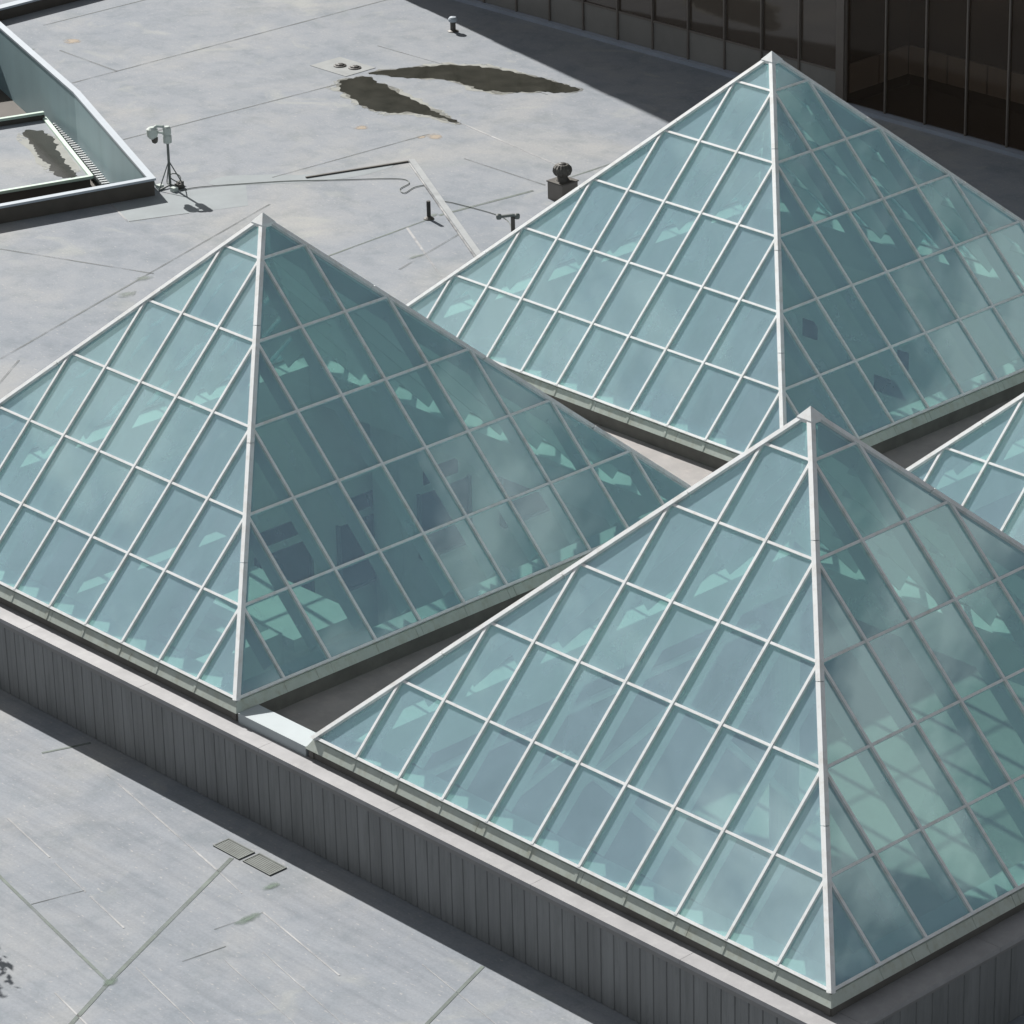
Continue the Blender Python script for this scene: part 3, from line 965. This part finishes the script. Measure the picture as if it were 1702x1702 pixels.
# raised tray with frame, grating beside it, pipe over the grating
TR = [(-42.72, 16.80), (-41.98, 19.10), (-46.68, 21.17), (-48.9, 14.5)]
MB().prism(TR, WZ - .06, WZ - .03).build('tray', 'roof', well)
MB().prism([(x * .985 - 44.4 * .015, y * .985 + 18 * .015) for x, y in TR], WZ - .58, WZ - .062).build('tray_base', 'brown_dark', well)
for i in range(4):
    p, q2 = Vector(TR[i]), Vector(TR[(i + 1) % 4])
    d = (q2 - p).normalized()
    nn = Vector((-d.y, d.x)) * .055
    b = MB()
    hgt = .20 if i == 2 else .04
    ps = [p - nn, q2 - nn, q2 + nn, p + nn]
    b.hexa([(a.x, a.y, WZ + hgt - .07 - .012 * i) for a in ps] + [(a.x, a.y, WZ + hgt - .012 * i) for a in ps])
    b.build('tray_frame', 'frame_green', well)
    if i == 2:
        b = MB()
        b.hexa([(a.x, a.y, WZ - .5) for a in ps] + [(a.x, a.y, WZ + hgt - .11) for a in ps])
        b.build('shaded_tray_upstand', 'brown_dark', well)  # dark colour stands in for the shadow below the raised back rail
o = decal('puddle', [(-45.72, 19.82), (-46.2, 20.25), (-45.9, 20.55), (-45.15, 20.3), (-44.21, 19.77), (-43.5, 19.4), (-42.81, 19.14), (-42.3, 18.85), (-42.6, 18.6), (-43.2, 18.75), (-43.63, 19.01), (-44.3, 19.2), (-44.77, 19.5)], 'water', WZ - .025, .09, 9, 44, None)
tag(o, 'dark ragged puddle lying on the framed tray of the roof well', 'puddle')
decal('pond_rim', [(-45.9, 19.7), (-46.4, 20.3), (-46.0, 20.7), (-45.1, 20.45), (-44.1, 19.95), (-42.7, 19.3), (-42.1, 18.85), (-42.6, 18.45), (-43.7, 18.8), (-44.8, 19.35)], 'rim', WZ - .027, .05, 6, 45, well)
e0, e1 = Vector((-41.75, 19.22)), Vector((-46.5, 21.3))
w0, w1 = Vector((-38.9, 18.03)), Vector((-46.9, 21.45))
for k in range(30):
    f = k / 29
    p = e0.lerp(e1, f)
    q2 = p + Vector((.22, .52))
    d = (e1 - e0).normalized() * .035
    b = MB()
    b.hexa([(*(p - d), WZ - .22), (*(p + d), WZ - .22), (*(q2 + d), WZ - .22), (*(q2 - d), WZ - .22),
            (*(p - d), WZ - .14), (*(p + d), WZ - .14), (*(q2 + d), WZ - .14), (*(q2 - d), WZ - .14)])
    b.build('grating_bar', 'galv', well)
b = MB()
b.tube([(-40.6, 19.05, WZ + .02), (-43.0, 20.05, WZ + .02), (-45.2, 20.98, WZ + .02), (-46.4, 21.42, WZ + .06)], .028, 8)
b.build('pipe', 'coping_pale', well)
# far parapet beyond the well
fp = thing('roof_parapet', 'low dark parapet with pale coping beyond the sunken well', 'parapet')
b = MB(); b.box(-52.62, -52.42, 23.7, 33.7, ZL, ZL + .30); b.build('parapet_wall', 'brown_dark', fp)
b = MB(); b.box(-52.68, -52.38, 23.65, 33.7, ZL + .302, ZL + .36); b.build('coping', 'coping_pale', fp)

# ------------------------------------------------------------------ small roof things
# camera mast on a tripod
mx, my = -38.0, 18.48
mast = thing('camera_mast', 'pale surveillance camera mast on a braced tripod beside the roof well', 'camera mast', (mx, my, ZL))
SR = Vector((.686, .727, 0))          # across the mast, the way its arm points is -SR
b = MB(); b.tube([(0, 0, .04), (0, 0, 1.22)], .032, 10); b.build('pole', 'pole', mast)
b = MB(); b.lathe((0, 0, 1.10), [(.06, 0), (.105, .02), (.105, .18), (.08, .22), (.10, .24), (.10, .38), (.06, .42)], 14); b.build('junction_housing', 'camgrey', mast, smooth=False)
arm = [(0, 0, 1.42), tuple(-SR * .10 + Vector((0, 0, 1.52))), tuple(-SR * .24 + Vector((0, 0, 1.53))), tuple(-SR * .34 + Vector((0, 0, 1.46)))]
b = MB(); b.tube(arm, .04, 8); b.build('arm', 'camgrey', mast)
b = MB(); b.tube([(0, 0, 1.26), tuple(-SR * .12 + Vector((0, 0, 1.36))), tuple(-SR * .26 + Vector((0, 0, 1.38)))], .028, 8); b.build('arm_strut', 'camgrey', mast)
c = -SR * .35
hd = MB(); hd.lathe((c.x, c.y, 1.22), [(.07, 0), (.12, .06), (.135, .10), (.135, .24), (.07, .29)], 14)
hd = hd.build('camera_head', 'camgrey', mast)
b = MB(); c2 = -SR * .30; b.lathe((c2.x, c2.y, 1.10), [(.02, 0), (.065, .03), (.08, .09), (.08, .15)], 14); b.build('lens_dome', 'iron', hd)
for k in range(3):
    a = .6 + k * 2.094
    f = (math.cos(a) * .36, math.sin(a) * .36, .02)
    b = MB(); b.tube([(0, 0, .66), f], .014, 6); b.build('brace', 'pole', mast)
    b = MB(); b.tube([(0, 0, .06), f], .022, 6); b.build('leg', 'pole', mast)
for k, (x, y, w, h_) in enumerate([(.22, .10, .16, .12), (.30, -.12, .14, .10), (.05, .26, .13, .10), (-.15, -.2, .14, .08)]):
    b = MB(); b.box(x - w / 2, x + w / 2, y - w / 2, y + w / 2, 0, h_); b.build('ballast_block', 'camgrey' if k % 2 else 'iron', mast)
b = MB()
b.tube([(.08 + .13 * math.cos(t * .5), .10 + .13 * math.sin(t * .5), .14 + .16 * math.sin(t * .25)) for t in range(14)], .014, 6)
b.build('cable_coil', 'cable', mast)
for k, (p, q) in enumerate((((-.42, -.38, .30), (-.26, -.30, .02)), ((-.2, -.34, .22), (.02, -.36, .02)))):
    b = MB(); b.tube([p, tuple((Vector(p) + Vector(q)) / 2 + Vector((-.05, 0, 0))), q], .02, 6); b.build('strap', 'camgrey', mast)

# cable across the roof
cp = [(-37.59, 18.46), (-37.47, 18.92), (-36.83, 19.87), (-36.23, 20.68), (-35.44, 21.52), (-34.45, 22.56), (-34.01, 22.55), (-33.84, 22.11), (-33.54, 21.98), (-33.68, 22.44), (-33.51, 22.72), (-32.94, 22.35), (-32.47, 22.21), (-32.05, 22.31), (-30.6, 22.4), (-29.8, 21.95)]
pts = []
for k in range(len(cp) - 1):
    p0, p1, p2, p3 = (Vector(cp[min(max(k + j, 0), len(cp) - 1)]) for j in (-1, 0, 1, 2))
    for q in range(6):
        t = q / 6
        p = 0.5 * ((2 * p1) + (p2 - p0) * t + (2 * p0 - 5 * p1 + 4 * p2 - p3) * t * t + (3 * p1 - p0 - 3 * p2 + p3) * t ** 3)
        pts.append((p.x, p.y, ZL + .018))
b = MB(); b.tube(pts, .010, 6)
tag(b.build('roof_cable', 'cable'), 'thin dark cable snaking over the roof from the camera mast', 'cable')

# L-shaped low curb
cb = thing('roof_curb', 'low L-shaped metal curb on the roof near the dark stub pipe', 'curb')
def curb(p, q, w, h, mat, z0=ZL):
    p, q = Vector(p), Vector(q)
    d = (q - p).normalized()
    nn = Vector((-d.y, d.x)) * w / 2
    ps = [p - nn, q - nn, q + nn, p + nn]
    b = MB()
    b.hexa([(a.x, a.y, z0) for a in ps] + [(a.x, a.y, z0 + h) for a in ps])
    return b.build('curb_strip', mat, cb)
curb((-35.17, 23.67), (-28.6, 19.96), .15, .07, 'galv')
curb((-35.06, 23.52), (-28.5, 19.80), .05, .035, 'seam_pale')
curb((-36.13, 21.13), (-35.22, 23.60), .06, .035, 'iron')  # shaded side of the curb, its shade put into the dark colour

# turbine vent on its box
tv = thing('turbine_vent', 'dark onion-shaped turbine vent on a square box beside the glass pyramid', 'roof vent', (-30.55, 24.3, ZL))
b = MB(); b.box(-.25, .25, -.25, .25, 0, .42); b.build('box_curb', 'seam_box', tv)
b = MB(); b.box(-.27, .27, -.27, .27, .422, .45); b.build('box_lid', 'iron', tv)
b = MB(); b.lathe((0, 0, .45), [(.17, 0), (.13, .06), (.12, .12)], 16); b.build('neck', 'iron', tv)
b = MB(); b.lathe((0, 0, .55), [(.12, 0), (.20, .05), (.235, .13), (.22, .22), (.15, .29), (.08, .30)], 28, flute=-.10); b.build('turbine', 'iron', tv)
b = MB(); b.lathe((0, 0, .845), [(.085, 0), (.085, .02), (.04, .035)], 12); b.build('turbine_cap', 'black', tv)
# mushroom vent
mv = thing('mushroom_vent', 'small mushroom-capped vent pipe at the edge of the building shadow', 'vent pipe', (-42.51, 31.76, ZL))
b = MB(); b.tube([(0, 0, 0), (0, 0, .32)], .075, 12); b.build('pipe', 'iron', mv)
b = MB(); b.lathe((0, 0, .27), [(.10, 0), (.125, .02), (.125, .08), (.09, .125), (.02, .14)], 16); b.build('cap', 'coping_pale', mv)
b = MB(); b.lathe((0, 0, 0), [(.15, 0), (.15, .015), (.08, .04)], 14); b.build('flashing', 'iron', mv)
# stub pipe
sp = thing('stub_pipe', 'short dark vent pipe standing beside the L-shaped curb', 'vent pipe', (-31.78, 21.17, ZL))
b = MB(); b.tube([(0, 0, 0), (0, 0, .44)], .048, 10); b.build('pipe', 'black', sp)
b = MB(); b.lathe((0, 0, 0), [(.13, 0), (.12, .02), (.055, .07)], 12); b.build('flashing', 'iron', sp)
# T-shaped standpipe
st = thing('standpipe', 'dark T-shaped standpipe tap peeping over the pyramid ridge', 'standpipe', (-29.72, 21.91, ZL))
b = MB(); b.tube([(0, 0, 0), (0, 0, .36)], .05, 10); b.build('riser', 'iron', st)
b = MB(); b.tube([tuple(-SR * .30 + Vector((0, 0, .37))), (0, 0, .40), tuple(SR * .1 + Vector((0, 0, .38)))], .04, 8); b.build('crosspiece', 'pole', st)
for s_ in (-.32, .1):
    b = MB(); b.lathe(tuple(SR * s_ + Vector((0, 0, .31))), [(.05, 0), (.065, .03), (.065, .10), (.03, .13)], 10); b.build('tap_head', 'pole', st)
# sump with two drains
sm = MB(); sm.box(-42.98, -41.56, 27.12, 28.15, ZL - .002, ZL + .0105)
sm.build('sump_plate', 'sump', roof)
for k, (x, y) in enumerate(((-42.37, 27.62), (-41.94, 27.76))):
    d = thing('roof_drain', ('round black roof drain in the sump, the one farther from the puddles', 'round black roof drain in the sump, the one nearer the puddles')[k], 'drain', (x, y, ZL), 'pair of roof drains in the sump')
    b = MB(); b.lathe((0, 0, .0112), [(.17, 0), (.17, .02), (.13, .03)], 18); b.build('rim', 'black', d)
    b = MB(); b.lathe((0, 0, .0422), [(.125, 0), (.11, .02), (.05, .035)], 14, flute=-.12); b.build('strainer', 'black', d)
# two square grates by the plinth wall
for k, (x0, x1, y0, y1) in enumerate(((-12.02, -11.37, -1.38, -1.05), (-11.29, -10.62, -1.37, -1.02))):
    gname = ('square dark drain grate touching the seam by the ribbed wall', 'square dark drain grate beside the first one, away from the seam')[k]
    g = thing('drain_grate', gname, 'drain grate', (x0, y0, ZL), 'drain grates by the ribbed wall')
    w, h_ = x1 - x0, y1 - y0
    b = MB(); b.box(0, w, 0, h_, .0, .009); b.build('pan', 'iron', g)
    for i in range(9):
        yy = h_ * (i + .5) / 9
        b = MB(); b.box(.02, w - .02, yy - .0145, yy + .0145, .0095, .014); b.build('grate_bar', 'grate', g)
    b = MB()
    b.box(0, w, 0, .02, .0095, .02); b.box(0, w, h_ - .02, h_, .0095, .02); b.box(0, .02, .0205, h_ - .0205, .0095, .02); b.box(w - .02, w, .0205, h_ - .0205, .0095, .02)
    b.build('grate_frame', 'grate', g)
# small tree left of the plinth wall whose shadow falls on the roof
rt = leaf_tree('roof_tree', 'small leafy tree whose ragged shadow falls on the roof below the ribbed wall', 'tree', (-14.85, -6.3, ZL), 2.9, .70, 9000, 'leaf2', 91, leaf=.14)
b = MB(); b.lathe((0, 0, 0), [(.26, 0), (.34, .38), (.37, .40), (.37, .45), (.31, .45), (.29, .40)], 20); b.build('planter', 'fascia', rt)
